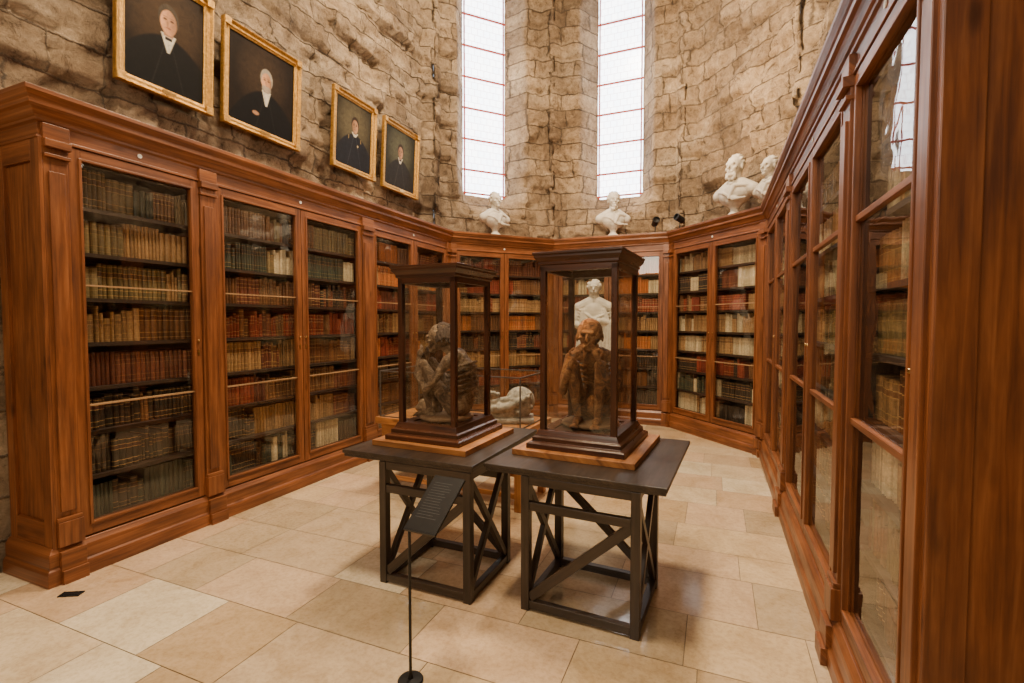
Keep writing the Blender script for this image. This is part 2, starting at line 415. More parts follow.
def bookcase(P0, P1, comps, pils, bars, barh, pals, seed, ends=()):
    d = (P1-P0).normalized(); Ln = (P1-P0).length
    root = empty('bookcase', (P0.x, P0.y, 0), math.atan2(d.y, d.x))
    fm = MB(); gl = MB(); inn = MB(); bk = MB(); br = MB(); kn = MB()
    def rel(p, z):
        q = p-P0; return (q.dot(d), -q.dot(nrm(d)), z)
    i = [k for k in range(len(FULL)-1) if (FULL[k]-P0).length < 1e-5][0]
    def mould(prof):
        segs = [(i, i+1)]
        if 'start' in ends: segs.insert(0, (i-1, i))
        if 'end' in ends: segs.append((i+1, i+2))
        ids = sorted({k for sg in segs for k in sg})
        secs=[[] for _ in ids]
        for o, z in prof:
            op = offset_path(FULL, o)
            for a, k in enumerate(ids): secs[a].append(rel(op[k], z))
        fm.loft(secs, 0)
    mould([(-0.36, 0), (0.062, 0), (0.062, 0.075), (0.056, 0.09), (0.048, 0.10), (0.048, 0.165), (0.045, 0.185), (0.035, 0.20), (0.026, 0.215), (-0.36, 0.215)])
    mould([(-0.36, 2.60), (0.025, 2.60), (0.025, 2.615), (0.015, 2.62), (0.015, 2.69), (0.028, 2.70), (0.028, 2.715), (0.038, 2.725), (0.048, 2.75), (0.056, 2.765),
           (0.072, 2.775), (0.072, 2.80), (0.08, 2.81), (0.095, 2.84), (0.095, 2.865), (-0.36, 2.865)])
    for a, b in pils:
        fm.box(a, b, -0.03, 0.03, 0.2, 2.61)
        fm.box(a+0.022, b-0.022, -0.042, -0.02, 0.42, 2.42)
        ea = 0.0 if a < 0.001 and 'start' in ends else 0.008; eb = 0.0 if b > Ln-0.001 and 'end' in ends else 0.008
        fm.box(a-ea, b+eb, -0.055, 0.0, 0.215, 0.36); fm.box(a-ea*0.5, b+eb*0.5, -0.046, 0.0, 0.36, 0.385)
        fm.box(a-ea, b+eb, -0.048, 0.0, 2.50, 2.52); fm.box(a-ea, b+eb, -0.06, 0.0, 2.555, 2.60)
        fm.box(a-ea, b+eb, -0.04, 0.0, 2.60, 2.69)
        fm.box(a-ea, b+eb, -0.088, 0.0, 0.0, 0.08); fm.box(a-ea, b+eb, -0.07, 0.0, 0.08, 0.19)
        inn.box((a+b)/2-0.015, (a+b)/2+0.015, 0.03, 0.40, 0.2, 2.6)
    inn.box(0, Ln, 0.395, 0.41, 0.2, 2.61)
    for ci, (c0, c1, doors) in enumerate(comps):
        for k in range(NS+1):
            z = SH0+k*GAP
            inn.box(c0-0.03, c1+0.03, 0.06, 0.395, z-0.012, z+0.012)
        books(bk, c0-0.03, c1+0.03, pals[ci % len(pals)], seed*31+ci)
        for di, (a, b) in enumerate(doors):
            a += 0.004; b -= 0.004; st=0.062
            z0, z1 = 0.225, 2.595; gz0, gz1 = 0.30, 2.53
            for x0, x1 in ((a, a+st), (b-st, b)): fm.box(x0, x1, -0.018, 0.02, z0, z1)
            fm.box(a+st, b-st, -0.018, 0.02, z0, gz0); fm.box(a+st, b-st, -0.018, 0.02, gz1, z1)
            t=0.012
            fm.box(a+st-t, a+st+0.004, -0.026, 0, gz0-t, gz1+t); fm.box(b-st-0.004, b-st+t, -0.026, 0, gz0-t, gz1+t)
            fm.box(a+st, b-st, -0.026, 0, gz0-t, gz0+0.004); fm.box(a+st, b-st, -0.026, 0, gz1-0.004, gz1+t)
            tgt = fm if barh > 0.01 else br
            for zb in bars: tgt.box(a+st, b-st, -0.014, 0.012, zb-barh, zb+barh)
            gl.add([(a+st, 0.004, gz0), (b-st, 0.004, gz0), (b-st, 0.004, gz1), (a+st, 0.004, gz1)], [(0,1,2,3)])
            kx = b-st/2 if di == 0 else a+st/2
            kn.box(kx-0.006, kx+0.006, -0.021, -0.017, 1.30, 1.34); kn.lathe([(0.004, 1.40), (0.007, 1.403), (0.007, 1.412), (0.004, 1.415)], kx, -0.024, 10)
    for e in ends:
        x0, x1 = (-0.001, 0.022) if e == 'start' else (Ln-0.022, Ln+0.001)
        fm.box(x0, x1, 0.02, 0.43, 0.2, 2.61)
        xa = -0.02 if e == 'start' else Ln
        for y0, y1 in ((-0.03, 0.06), (0.36, 0.435)): fm.box(xa, xa+0.02, y0, y1, 0.21, 2.61)
        fm.box(xa, xa+0.02, 0.06, 0.36, 0.21, 0.36); fm.box(xa, xa+0.02, 0.06, 0.36, 2.48, 2.61)
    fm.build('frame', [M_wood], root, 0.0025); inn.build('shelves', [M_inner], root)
    bk.build('books', [M_book], root); gl.build('glass_panes', [M_glass], root, recalc=False)
    if br.v: br.build('glazing_bars', [M_bar], root)
    kn.build('lock_plates', [M_brass], root)
    for ci, (c0, c1, doors) in enumerate(comps):
        o = MB(); o.lathe([(0.001,-0.002),(0.014,-0.002),(0.014,0.002),(0.001,0.002)], 0, 0, 16)
        ob = o.build('number_disc_%d' % ci, [M_white], root); ob.rotation_euler=(math.pi/2,0,0); ob.location=((c0+c1)/2, -0.018, 2.66)
    return root

sh = 0.04
pL = [(0.0, 0.12), (0.97-sh, 1.09-sh), (2.80-sh, 2.97-sh), (4.63-sh, 4.74-sh)]
cL = [(0.12, 0.97-sh, [(0.12, 0.97-sh)]), (1.09-sh, 2.80-sh, [(1.09-sh, 1.945-sh), (1.945-sh, 2.80-sh)]), (2.97-sh, 4.63-sh, [(2.97-sh, 3.80-sh), (3.80-sh, 4.63-sh)])]
LN = Y1-Y0
pR = [(LN-b, LN-a) for a, b in reversed(pL)]
cR = [(LN-b, LN-a, [(LN-q, LN-p) for p, q in reversed(ds)]) for a, b, ds in reversed(cL)]
rowsA = [['olive','brown','green'],['olive','tan','olive'],['olive','tan','brown'],['brown','tan','redbrown'],['brown','orange','redbrown'],['dark','brown'],['dark'],['green','redbrown','dark']]
rowsB = [['olive','brown','dark'],['cream','dark','green','olive'],['redbrown','dark','brown'],['red','redbrown','brown'],['redbrown','brown','tan'],['brown','red','redbrown'],['redbrown','tan','brown','dark'],['dark','cream','green','dark']]
rowsC = [['redbrown','brown','orange'],['tan','orange','cream'],['red','redbrown'],['brown','tan'],['red','tan','orange'],['redbrown','dark'],['dark','brown'],['brown','dark']]
rowsD = [['red','redbrown'],['red','brown'],['dark','tan','red'],['brown','orange'],['dark','redbrown'],['brown','tan'],['red','dark'],['dark','brown']]
rowsE = [['cream','tan'],['redbrown','cream','dark'],['tan','red','brown'],['cream','tan'],['cream','cream','tan'],['red','dark','brown'],['cream','dark','green'],['cream','tan','dark']]
rowsF = [['tan','brown','olive'],['tan','olive','cream'],['tan','cream'],['tan','olive'],['brown','tan'],['cream','tan'],['olive','brown'],['tan','brown','dark']]
bookcase(P[0], P[1], cL, pL, (1.03, 1.775), 0.005, [rowsA, rowsB, rowsC], 1, ('start',))
def apse(Ln): return [(0.09, Ln-0.09, [(0.09, Ln/2), (Ln/2, Ln-0.09)])], [(0.0, 0.09), (Ln-0.09, Ln)]
for k, rr in ((1, rowsD), (2, rowsC), (3, rowsE)):
    ln = (P[k+1]-P[k]).length; c, p = apse(ln)
    bookcase(P[k], P[k+1], c, p, (1.03, 1.775), 0.005, [rr], 10+k)
bookcase(P[4], P[5], cR, pR, (1.13, 1.98), 0.013, [rowsF, rowsF, rowsF], 20, ('end',))

# ---------------- stone walls
WPATH = [Vector((XL, -3.2)), P[1], P[2], P[3], P[4], Vector((XR, -3.2))]
WP = offset_path(WPATH, WO)
ZT = 8.0
def sstep(a, b, x):
    t = max(0, min(1, (x-a)/(b-a))); return t*t*(3-2*t)
def wall(name, k, win=None, res=0.030):
    a, b = WP[k], WP[k+1]; d = (b-a).normalized(); ln = (b-a).length; n = nrm(d)
    def mit(j):
        if j == 0 or j == len(WP)-1: return n
        n1 = nrm((WP[j]-WP[j-1]).normalized()); n2 = nrm((WP[j+1]-WP[j]).normalized()); return (n1+n2)/(1+n1.dot(n2))
    ns = max(2, int(ln/res))
    zs = [0, 0.7, 1.4, 2.1, 2.6]; z = 2.6
    while z < ZT-0.01: z += res; zs.append(min(z, ZT))
    nz = len(zs)-1
    mb_v=[]; uv=[]; f=[]
    for i in range(ns+1):
        s = ln*i/ns; nn = mit(k) if i == 0 else mit(k+1) if i == ns else n
        for j in range(nz+1):
            z = zs[j]; e = 0.0; amp = 1.0
            if win:
                u = abs(s-ln/2)
                fu = max(0, min(1, (0.60-u)/0.26)); fz = max(0, min(1, (z-3.30)/0.40)); e = 0.45*fu*fz
                if fz > 0: amp = 0.12+0.88*sstep(0.42, 0.72, u) if z > 3.45 else 0.5
            if z > 2.6:
                for cj, pos in ((k, 0), (k+1, ln)):
                    if 0 < cj < len(WP)-1:
                        q = abs(s-pos)/0.17
                        if q < 1: e -= 0.15*math.sqrt(1-q*q)
            p = a+d*s
            if z > 2.75:
                q = Vector((p.x, p.y, z))
                row = math.floor((z+0.04*noise.noise(q*1.3))/0.27); cellx = math.floor((s+row*0.31+0.12*noise.noise(q))/0.55)
                e += amp*0.028*(noise.cell(Vector((row*3.1, cellx*7.7, k*5.3)))-0.5)*2
                chip = noise.noise(q*4.3+Vector((9,3,1)))
                e += amp*(0.04*noise.fractal(q*2.2, 0.8, 2.1, 5) + 0.03*abs(noise.noise(q*6)) + 0.02*noise.noise(q*15) + 0.03*sstep(0.16, 0.24, chip))
            pos = p - nn*e
            mb_v.append((pos.x, pos.y, z)); uv.append((s+k*3.7, z))
    for i in range(ns):
        for j in range(nz):
            f.append((i*(nz+1)+j, i*(nz+1)+j+1, (i+1)*(nz+1)+j+1, (i+1)*(nz+1)+j))
    me = bpy.data.meshes.new(name); me.from_pydata(mb_v, [], f); me.materials.append(M_stone)
    ul = me.uv_layers.new(name='UVMap'); fl=[]
    for fa in f:
        for i in fa: fl += uv[i]
    ul.data.foreach_set('uv', fl); me.polygons.foreach_set('use_smooth', [True]*len(f)); me.update()
    ob = bpy.data.objects.new(name, me); C.objects.link(ob)
    if win:
        c = (a+b)/2 - n*0.385
        r = empty(win, (c.x, c.y, 0), math.atan2(d.y, d.x))
        g = MB(); zt=7.3; hw=0.385; z0=3.64
        arch = [(-hw, z0), (hw, z0)] + [(hw*math.cos(t), zt+0.5*math.sin(t)) for t in [math.pi*i/16 for i in range(17)]]
        g.add([(x, 0, z) for x, z in arch], [tuple(range(len(arch)))])
        g.build('leaded_panes', [M_win], r, recalc=False)
        fr = MB()
        for z in [z0+0.42+i*0.5 for i in range(7)]: fr.box(-hw, hw, -0.024, -0.004, z-0.014, z+0.014)
        fr.box(-hw, hw, -0.024, -0.004, z0+0.03, z0+0.055)
        for x in (-hw+0.035, hw-0.035): fr.box(x-0.011, x+0.011, -0.02, -0.003, z0, zt)
        fr.build('iron_bars', [M_lead], r)
wall('wall_left', 0); wall('wall_apse_left', 1, 'window_1'); wall('wall_apse_back', 2, 'window_2'); wall('wall_apse_right', 3); wall('wall_right', 4)
def quad(name, vs, mat):
    m = MB(); m.add(vs, [(0,1,2,3)], uvs=[[(v[0], v[2] if abs(vs[0][2]-vs[2][2])>0.1 else v[1]) for v in vs]]); return m.build(name, [mat], recalc=False)
quad('wall_back', [(-4.3,-3.2,0),(1.3,-3.2,0),(1.3,-3.2,ZT),(-4.3,-3.2,ZT)], M_stone)
quad('ceiling', [(-4.6,-3.2,ZT-0.02),(1.6,-3.2,ZT-0.02),(1.6,8.8,ZT-0.02),(-4.6,8.8,ZT-0.02)], M_plast)

# floor tiles
fl = MB(); rnd = random.Random(5)
fl.add([(-4.6,-3.2,-0.004),(1.6,-3.2,-0.004),(1.6,8.8,-0.004),(-4.6,8.8,-0.004)], [(0,1,2,3)], 1)
cols = [(0.58,0.44,0.27),(0.63,0.51,0.34),(0.48,0.35,0.205),(0.56,0.40,0.25),(0.68,0.58,0.41),(0.46,0.36,0.23),(0.60,0.44,0.29),(0.53,0.41,0.27)]
y = -3.2
while y < 8.6:
    h = rnd.choice((0.34, 0.42, 0.48)); x = -4.6-rnd.random()*0.5
    while x < 1.6:
        w = rnd.uniform(0.36, 0.85); c = rnd.choice(cols); j = rnd.uniform(0.94, 1.06); g = 0.002
        fl.add([(x+g,y+g,0),(x+w-g,y+g,0),(x+w-g,y+h-g,0),(x+g,y+h-g,0)], [(0,1,2,3)], 0, (c[0]*j,c[1]*j,c[2]*j,1)); x += w
    y += h
fl.build('floor', [M_tile, M_grout], recalc=False)
v = MB(); v.box(-0.055,0.055,-0.025,0.025,0,0.006)
for i in range(7): v.box(-0.05+i*0.014,-0.042+i*0.014,-0.018,0.018,0.006,0.009)
o = v.build('floor_vent', [M_black]); o.location=(-3.36, 1.56, 0); o.rotation_euler=(0,0,0.5)

# ---------------- tables
def table(cx, cy, w, d, rz, bx, by0, by1, bw):
    r = empty('trestle_table', (cx, cy, 0), rz); T = 0.77
    t = MB(); t.box(-w/2, w/2, -d/2, d/2, T-0.022, T); t.box(-w/2+0.008, w/2-0.008, -d/2+0.008, d/2-0.008, T-0.042, T-0.022)
    t.build('table_top', [M_table], r, 0.003)
    m = MB(); L_=0.046; x0=bx-bw/2; x1=bx+bw/2; zt=T-0.042
    for x in (x0, x1-L_):
        for y in (by0, by1-L_): m.box(x, x+L_, y, y+L_, 0, zt)
    for y in (by0, by1-L_):
        m.box(x0+L_, x1-L_, y+0.004, y+L_-0.004, 0.012, 0.055); m.box(x0+L_, x1-L_, y+0.004, y+L_-0.004, zt-0.045, zt)
        m.box(x0+L_, x1-L_, y+0.005, y+L_-0.005, 0.545, 0.59)
    for x in (x0, x1-L_):
        m.box(x+0.004, x+L_-0.004, by0+L_, by1-L_, 0.012, 0.055); m.box(x+0.004, x+L_-0.004, by0+L_, by1-L_, zt-0.045, zt)
        xc = x+L_/2
        m.beam((xc, by0+L_, 0.07), (xc, by1-L_, zt-0.06), 0.03, 0.038)
        m.beam((xc, by0+L_, zt-0.06), (xc, by1-L_, 0.07), 0.028, 0.036)
    m.beam((x0+L_, by0+L_/2, 0.07), (x1-L_, by0+L_/2, 0.545), 0.03, 0.05)
    m.beam((x0+L_, by1-L_/2, 0.545), (x1-L_, by1-L_/2, 0.07), 0.03, 0.045)
    m.build('braced_base', [M_table], r, 0.002)
    return r
table(-0.655, 2.905, 0.98, 1.03, math.radians(-3), 0.05, -0.512, 0.05, 0.63)
table(-1.64, 2.84, 0.90, 1.0, math.radians(-1), 0.13, -0.498, 0.05, 0.61)

# ---------------- display cases
def case(cx, cy, w, d, rz, ztop, tw, td):
    r = empty('display_case', (cx, cy, 0.77), rz); H = ztop-0.77
    t = MB(); t.box(-tw/2, tw/2, -td/2, td/2, 0.0, 0.035); t.build('wooden_tray', [M_tray], r, 0.003)
    f = MB()
    rect_mould(f, 0, 0, w, d, [(-0.06,0.035),(0.062,0.035),(0.062,0.062),(0.05,0.07),(0.035,0.075),(0.035,0.098),(0.022,0.106),(0.012,0.125),(0.006,0.14),(-0.06,0.14)])
    f.box(-w/2+0.02, w/2-0.02, -d/2+0.02, d/2-0.02, 0.035, 0.13)
    p=0.034
    for x in (-w/2, w/2-p):
        for y in (-d/2, d/2-p): f.box(x, x+p, y, y+p, 0.13, H-0.08)
    rect_mould(f, 0, 0, w, d, [(-0.03,H-0.11),(0.0,H-0.11),(0.0,H-0.075),(0.010,H-0.07),(0.010,H-0.055),(0.022,H-0.04),(0.03,H-0.03),(0.03,H-0.018),(0.038,H-0.012),(0.038,H),(-0.03,H)])
    f.box(-w/2, w/2, -d/2, d/2, H-0.03, H-0.002)
    f.build('case_frame', [M_case], r, 0.002)
    g = MB(); z0, z1 = 0.135, H-0.10; a, b = w/2-0.014, d/2-0.014
    for q in ([(-a,-b),(a,-b)], [(a,-b),(a,b)], [(a,b),(-a,b)], [(-a,b),(-a,-b)]):
        (x0,y0),(x1,y1) = q; g.add([(x0,y0,z0),(x1,y1,z0),(x1,y1,z1),(x0,y0,z1)], [(0,1,2,3)])
    g.build('glass_panels', [M_cglass], r, recalc=False)
    return r, H
c1, H1 = case(-0.71, 2.99, 0.46, 0.52, math.radians(-4), 1.955, 0.72, 0.75)
c2, H2 = case(-1.645, 2.83, 0.42, 0.47, math.radians(-2), 1.90, 0.68, 0.68)

def hand(b, w, dirv, side, s=1.0):
    w = Vector(w); d = Vector(dirv).normalized(); sd = Vector(side).normalized(); n = d.cross(sd)
    b.append(('c', [w, w+d*0.035*s], [0.015*s, 0.02*s])); b.append(('e', tuple(w+d*0.045*s), (0.024*s, 0.022*s, 0.024*s)))
    for i, ln in enumerate((0.045, 0.055, 0.05, 0.038)):
        p = w+d*0.06*s+sd*(i-1.5)*0.0145*s; q = p+d*ln*0.55*s; t = q+(d*0.6+n*0.8)*ln*0.6*s
        b.append(('c', [p, q, t], [0.0065*s, 0.006*s, 0.005*s]))
    p = w+d*0.025*s-sd*0.022*s; b.append(('c', [p, p+(d-sd).normalized()*0.03*s, p+(d*1.4-sd*0.4).normalized()*0.052*s], [0.008*s, 0.007*s, 0.006*s]))
def mummy(parent, mat, scale=1.0, rz=0.0, z=0.14, off=(0,0), hair=True):
    b=[]
    b.append(('e', (0, 0.09, 0.09), (0.12, 0.10, 0.085)))
    b.append(('c', [(0,0.12,0.10),(0,0.155,0.22),(0,0.14,0.33),(0,0.08,0.42),(0,0.03,0.47)], [0.075,0.068,0.080,0.066,0.036]))
    for k in range(9): b.append(('e', (0, 0.215+0.012*math.sin(k/8*3.1)-0.004*max(0,k-4)**1.5, 0.13+k*0.032), (0.011,0.012,0.010)))
    b.append(('c', [(-0.13,0.06,0.405),(-0.05,0.09,0.43),(0.05,0.09,0.43),(0.13,0.06,0.405)], [0.036,0.043,0.043,0.036]))
    for k in range(6):
        zz = 0.20+k*0.034
        for s in (-1, 1): b.append(('c', [(0.02*s,0.215,zz+0.02),(0.098*s,0.15,zz),(0.103*s,0.07,zz-0.015),(0.03*s,0.02,zz-0.02)], [0.009]*4))
    for s in (-1, 1):
        b.append(('c', [(0.07*s,0.08,0.08),(0.085*s,-0.05,0.24),(0.08*s,-0.135,0.365)], [0.060,0.046,0.034]))
        b.append(('e', (0.08*s,-0.14,0.37), (0.036,0.036,0.038)))
        b.append(('c', [(0.08*s,-0.145,0.36),(0.075*s,-0.12,0.22),(0.06*s,-0.10,0.05)], [0.032,0.034,0.021]))
        b.append(('c', [(0.085*s,-0.165,0.34),(0.072*s,-0.14,0.2),(0.06*s,-0.115,0.06)], [0.010,0.010,0.009]))
        b.append(('c', [(0.06*s,-0.085,0.03),(0.058*s,-0.15,0.035),(0.06*s,-0.20,0.018)], [0.026,0.024,0.015]))
        for t in range(5): b.append(('c', [(0.06*s+(t-2)*0.011,-0.195,0.017),(0.06*s+(t-2)*0.012,-0.222+abs(t-1)*0.003,0.012)], [0.0075,0.006]))
        b.append(('c', [(0.14*s,0.06,0.40),(0.165*s,-0.01,0.28),(0.155*s,-0.085,0.205)], [0.036,0.027,0.024]))
        b.append(('c', [(0.155*s,-0.085,0.205),(0.12*s,-0.165,0.30),(0.075*s,-0.175,0.41)], [0.026,0.021,0.014]))
        hand(b, (0.075*s,-0.175,0.41), (-0.42*s,0.12,0.75), (-1*s,0,0.1), 0.95)
    hx, hy, hz = 0.0, -0.045, 0.545
    b += [('e', (hx,hy+0.012,hz+0.022), (0.078,0.096,0.086)), ('e', (hx,hy-0.03,hz-0.025), (0.052,0.056,0.060)),
          ('c', [(hx-0.03,hy-0.080,hz+0.018),(hx+0.03,hy-0.080,hz+0.018)], [0.013,0.013]),
          ('c', [(hx,hy-0.085,hz+0.008),(hx,hy-0.100,hz-0.022)], [0.008,0.012]),
          ('c', [(hx-0.022,hy-0.074,hz-0.058),(hx+0.022,hy-0.074,hz-0.058)], [0.011,0.011]),
          ('c', [(hx-0.018,hy-0.076,hz-0.044),(hx+0.018,hy-0.076,hz-0.044)], [0.007,0.007]),
          ('e', (hx,hy-0.06,hz-0.08), (0.026,0.024,0.018)),
          ('c', [(hx-0.05,hy-0.02,hz-0.06),(hx,hy-0.06,hz-0.088),(hx+0.05,hy-0.02,hz-0.06)], [0.012]*3)]
    for s in (-1, 1):
        b += [('e', (hx+0.044*s,hy-0.055,hz-0.012), (0.018,0.02,0.011)), ('e', (hx+0.077*s,hy+0.01,hz-0.01), (0.008,0.018,0.028)),
              ('c', [(hx+0.028*s,hy-0.064,hz-0.000),(hx+0.026*s,hy-0.066,hz+0.001)], [0.008,0.008])]
    b.append(('c', [(0,0.05,0.44),(hx,hy+0.03,hz-0.05)], [0.034,0.034]))
    sculpt('mummy_body', b, 0.0045, mat, parent, 1, (off[0],off[1],z), rz, scale)
    if hair:
        hb=[]; rn = random.Random(3)
        for i in range(150):
            a = rn.uniform(-0.05*math.pi, 1.05*math.pi); e = rn.uniform(-0.2, 1.5)
            dv = Vector((math.cos(a)*math.cos(e)*0.080, math.sin(a)*math.cos(e)*0.098+0.012, math.sin(e)*0.088+0.022))
            p = Vector((hx,hy,hz))+dv; hb.append(('c', [p, p+Vector((dv.x*0.2, 0.012, -0.035))], [0.010, 0.006]))
        sculpt('mummy_hair', hb, 0.004, M_hair, parent, 1, (off[0],off[1],z), rz, scale)
    pad = MB(); pad.lathe([(0.001,0.0),(0.17,0.0),(0.18,0.01),(0.175,0.022),(0.16,0.026),(0.001,0.026)], 0, 0, 28)
    q = pad.build('linen_pad', [M_cloth], parent, smooth=True); q.location=(0,0,z-0.008)
mummy(c1, M_mummy, 1.0, math.radians(8), 0.150, (0.0, 0.0), False)
mummy(c2, M_mummy2, 0.95, math.radians(-80), 0.150, (0.0, 0.0), True)

# ---------------- low vitrine with carved stone behind
vr = empty('glass_vitrine_table', (-2.12, 3.95, 0), math.radians(-2))
m = MB(); m.box(-0.74,0.74,-0.33,0.33,0.62,0.68); m.box(-0.70,0.70,-0.29,0.29,0.52,0.62)
for x in (-0.70,0.64):
    for y in (-0.29,0.23): m.box(x,x+0.06,y,y+0.06,0,0.52)
m.box(-0.64,0.64,-0.27,-0.25,0.1,0.14); m.box(-0.64,0.64,0.25,0.27,0.1,0.14)
m.build('vitrine_stand', [M_tray], vr, 0.004)
g = MB(); 
for q in ([(-0.7,-0.3),(0.7,-0.3)],[(0.7,-0.3),(0.7,0.3)],[(0.7,0.3),(-0.7,0.3)],[(-0.7,0.3),(-0.7,-0.3)]):
    (x0,y0),(x1,y1)=q; g.add([(x0,y0,0.68),(x1,y1,0.68),(x1,y1,1.10),(x0,y0,1.10)], [(0,1,2,3)])
g.add([(-0.7,-0.3,1.10),(0.7,-0.3,1.10),(0.7,0.3,1.10),(-0.7,0.3,1.10)], [(0,1,2,3)])
g.build('glass_box', [M_cglass], vr, recalc=False)
e_ = MB(); 
for z in (0.685, 1.10):
    for y in (-0.3,0.3): e_.box(-0.705,0.705,y-0.005,y+0.005,z-0.005,z+0.005)
    for x in (-0.7,0.7): e_.box(x-0.005,x+0.005,-0.3,0.3,z-0.005,z+0.005)
for x in (-0.7,0.7):
    for y in (-0.3,0.3): e_.box(x-0.005,x+0.005,y-0.005,y+0.005,0.68,1.10)
e_.build('edge_trim', [M_grey], vr)
bl=[('e',(0,0,0.10),(0.2,0.14,0.11)),('e',(0.1,0,0.17),(0.13,0.12,0.13)),('e',(0.12,-0.08,0.19),(0.05,0.04,0.06)),('e',(0.12,-0.115,0.18),(0.012,0.02,0.03)),
    ('c',[(-0.16,-0.1,0.1),(0,-0.13,0.14),(0.12,-0.11,0.2)],[0.03,0.035,0.03]),('c',[(-0.16,-0.06,0.17),(0,-0.08,0.2),(0.12,-0.05,0.24)],[0.02,0.025,0.02]),('b',(0,0,0.02),(0.22,0.15,0.02))]
rn=random.Random(12)
for i in range(30): bl.append(('e',(rn.uniform(-0.16,0.2),rn.uniform(-0.13,-0.05),rn.uniform(0.06,0.26)),(0.022,0.022,0.02)))
sculpt('carved_stone_fragment', bl, 0.008, M_carved, vr, 2, (0.46,0,0.685), 0.4, 1.0)
bl=[('e',(0,0,0.06),(0.2,0.1,0.06)),('e',(-0.1,0,0.09),(0.07,0.07,0.06)),('c',[(0,0,0.1),(0.16,0.03,0.07)],[0.05,0.03])]
sculpt('stone_relic', bl, 0.008, M_mummy2, vr, 2, (-0.3,0,0.68), 0.3, 1.0)

# ---------------- info stand
st = empty('info_stand', (-1.19, 1.73, 0), math.radians(-3))
m = MB(); m.lathe([(0.001,0),(0.055,0),(0.055,0.008),(0.05,0.013),(0.012,0.016),(0.009,0.03),(0.0065,0.05),(0.0065,0.675),(0.001,0.675)], 0, 0, 28); m.build('pole_and_base', [M_black], st, smooth=False)
pm = MB(); pm.box(-0.01,0.15,0,0.29,-0.006,0.006); 
pm.box(-0.004,0.144,0.006,0.284,0.006,0.007)
pb = pm.build('sign_panel', [M_black], st, 0.001); pb.location=(-0.005,-0.02,0.67); pb.rotation_euler=(math.radians(34),0,0)
tx = MB()
for i in range(14): tx.box(0.012, 0.012+random.uniform(0.08,0.11), 0.25-i*0.014, 0.252-i*0.014, 0.007, 0.0075)
M_text = simple('grey_print', (0.05,0.05,0.05), 0.6)
t_ = tx.build('printed_text', [M_text], st); t_.location=pb.location; t_.rotation_euler=pb.rotation_euler

# ---------------- busts
def bust(name, loc, rz, s=1.0, variant=0, parent=None):
    b=[('l',[(0.075,0),(0.085,0.005),(0.085,0.02),(0.06,0.035),(0.04,0.06),(0.042,0.09),(0.06,0.11),(0.065,0.13)])]
    b += [('e',(0,0,0.22),(0.16,0.10,0.115)),('c',[(-0.17,0.01,0.235),(-0.06,0.01,0.30),(0.06,0.01,0.30),(0.17,0.01,0.235)],[0.062,0.065,0.065,0.062]),
          ('e',(0,-0.02,0.17),(0.09,0.07,0.07)),('c',[(0,0.01,0.28),(0,0,0.41)],[0.058,0.05])]
    for k in range(5):
        b.append(('c',[(-0.18+0.03*k,-0.02,0.27-0.01*k),(-0.06+0.03*k,-0.09,0.23-0.02*k),(0.04+0.03*k,-0.10,0.15)],[0.012,0.014,0.01]))
    b += [('c',[(0.16,-0.03,0.27),(0.05,-0.085,0.28),(0.0,-0.10,0.17)],[0.016,0.02,0.014]),('c',[(-0.06,-0.03,0.34),(0,-0.065,0.31),(0.06,-0.03,0.34)],[0.014]*3)]
    hx,hy,hz=0.0,-0.015,0.475
    b += [('e',(hx,hy+0.015,hz+0.02),(0.073,0.09,0.085)),('e',(hx,hy-0.02,hz-0.03),(0.055,0.062,0.07)),
          ('c',[(-0.03,hy-0.075,hz+0.015),(0.03,hy-0.075,hz+0.015)],[0.012,0.012]),('c',[(0,hy-0.08,hz+0.005),(0,hy-0.104,hz-0.028)],[0.008,0.013]),
          ('c',[(-0.018,hy-0.078,hz-0.058),(0.018,hy-0.078,hz-0.058)],[0.009,0.009]),('e',(0,hy-0.068,hz-0.085),(0.025,0.022,0.02))]
    for sd in (-1,1): b += [('e',(0.04*sd,hy-0.055,hz-0.025),(0.02,0.02,0.018)),('e',(0.074*sd,hy+0.01,hz-0.01),(0.01,0.02,0.03)),('e',(0.027*sd,hy-0.072,hz-0.002),(0.011,0.008,0.007))]
    rn = random.Random(variant+4)
    for i in range(46):
        a=rn.uniform(-0.1*math.pi,1.1*math.pi); e=rn.uniform(-0.15,1.45)
        b.append(('e',(math.cos(a)*math.cos(e)*0.076,hy+0.015+math.sin(a)*math.cos(e)*0.093,hz+0.022+math.sin(e)*0.088),(0.016,0.016,0.013)))
    if variant in (1,2):
        for i in range(16): b.append(('e',(rn.uniform(-0.045,0.045),hy-0.055+rn.uniform(-0.01,0.01),hz-0.075-rn.uniform(0,0.05)),(0.014,0.014,0.02)))
    return sculpt(name, b, 0.006, M_plaster, parent, 2, loc, rz, s)
ZB = 2.865
bust('marble_bust', (-3.16,6.95,ZB), math.radians(55), 1.16, 0)
bust('marble_bust', (-1.49,7.72,ZB), math.radians(25), 1.2, 1)
bust('marble_bust', (0.21,6.87,ZB), math.radians(-35), 1.34, 2)
bust('marble_bust', (0.57,6.56,ZB), math.radians(-50), 1.08, 3)

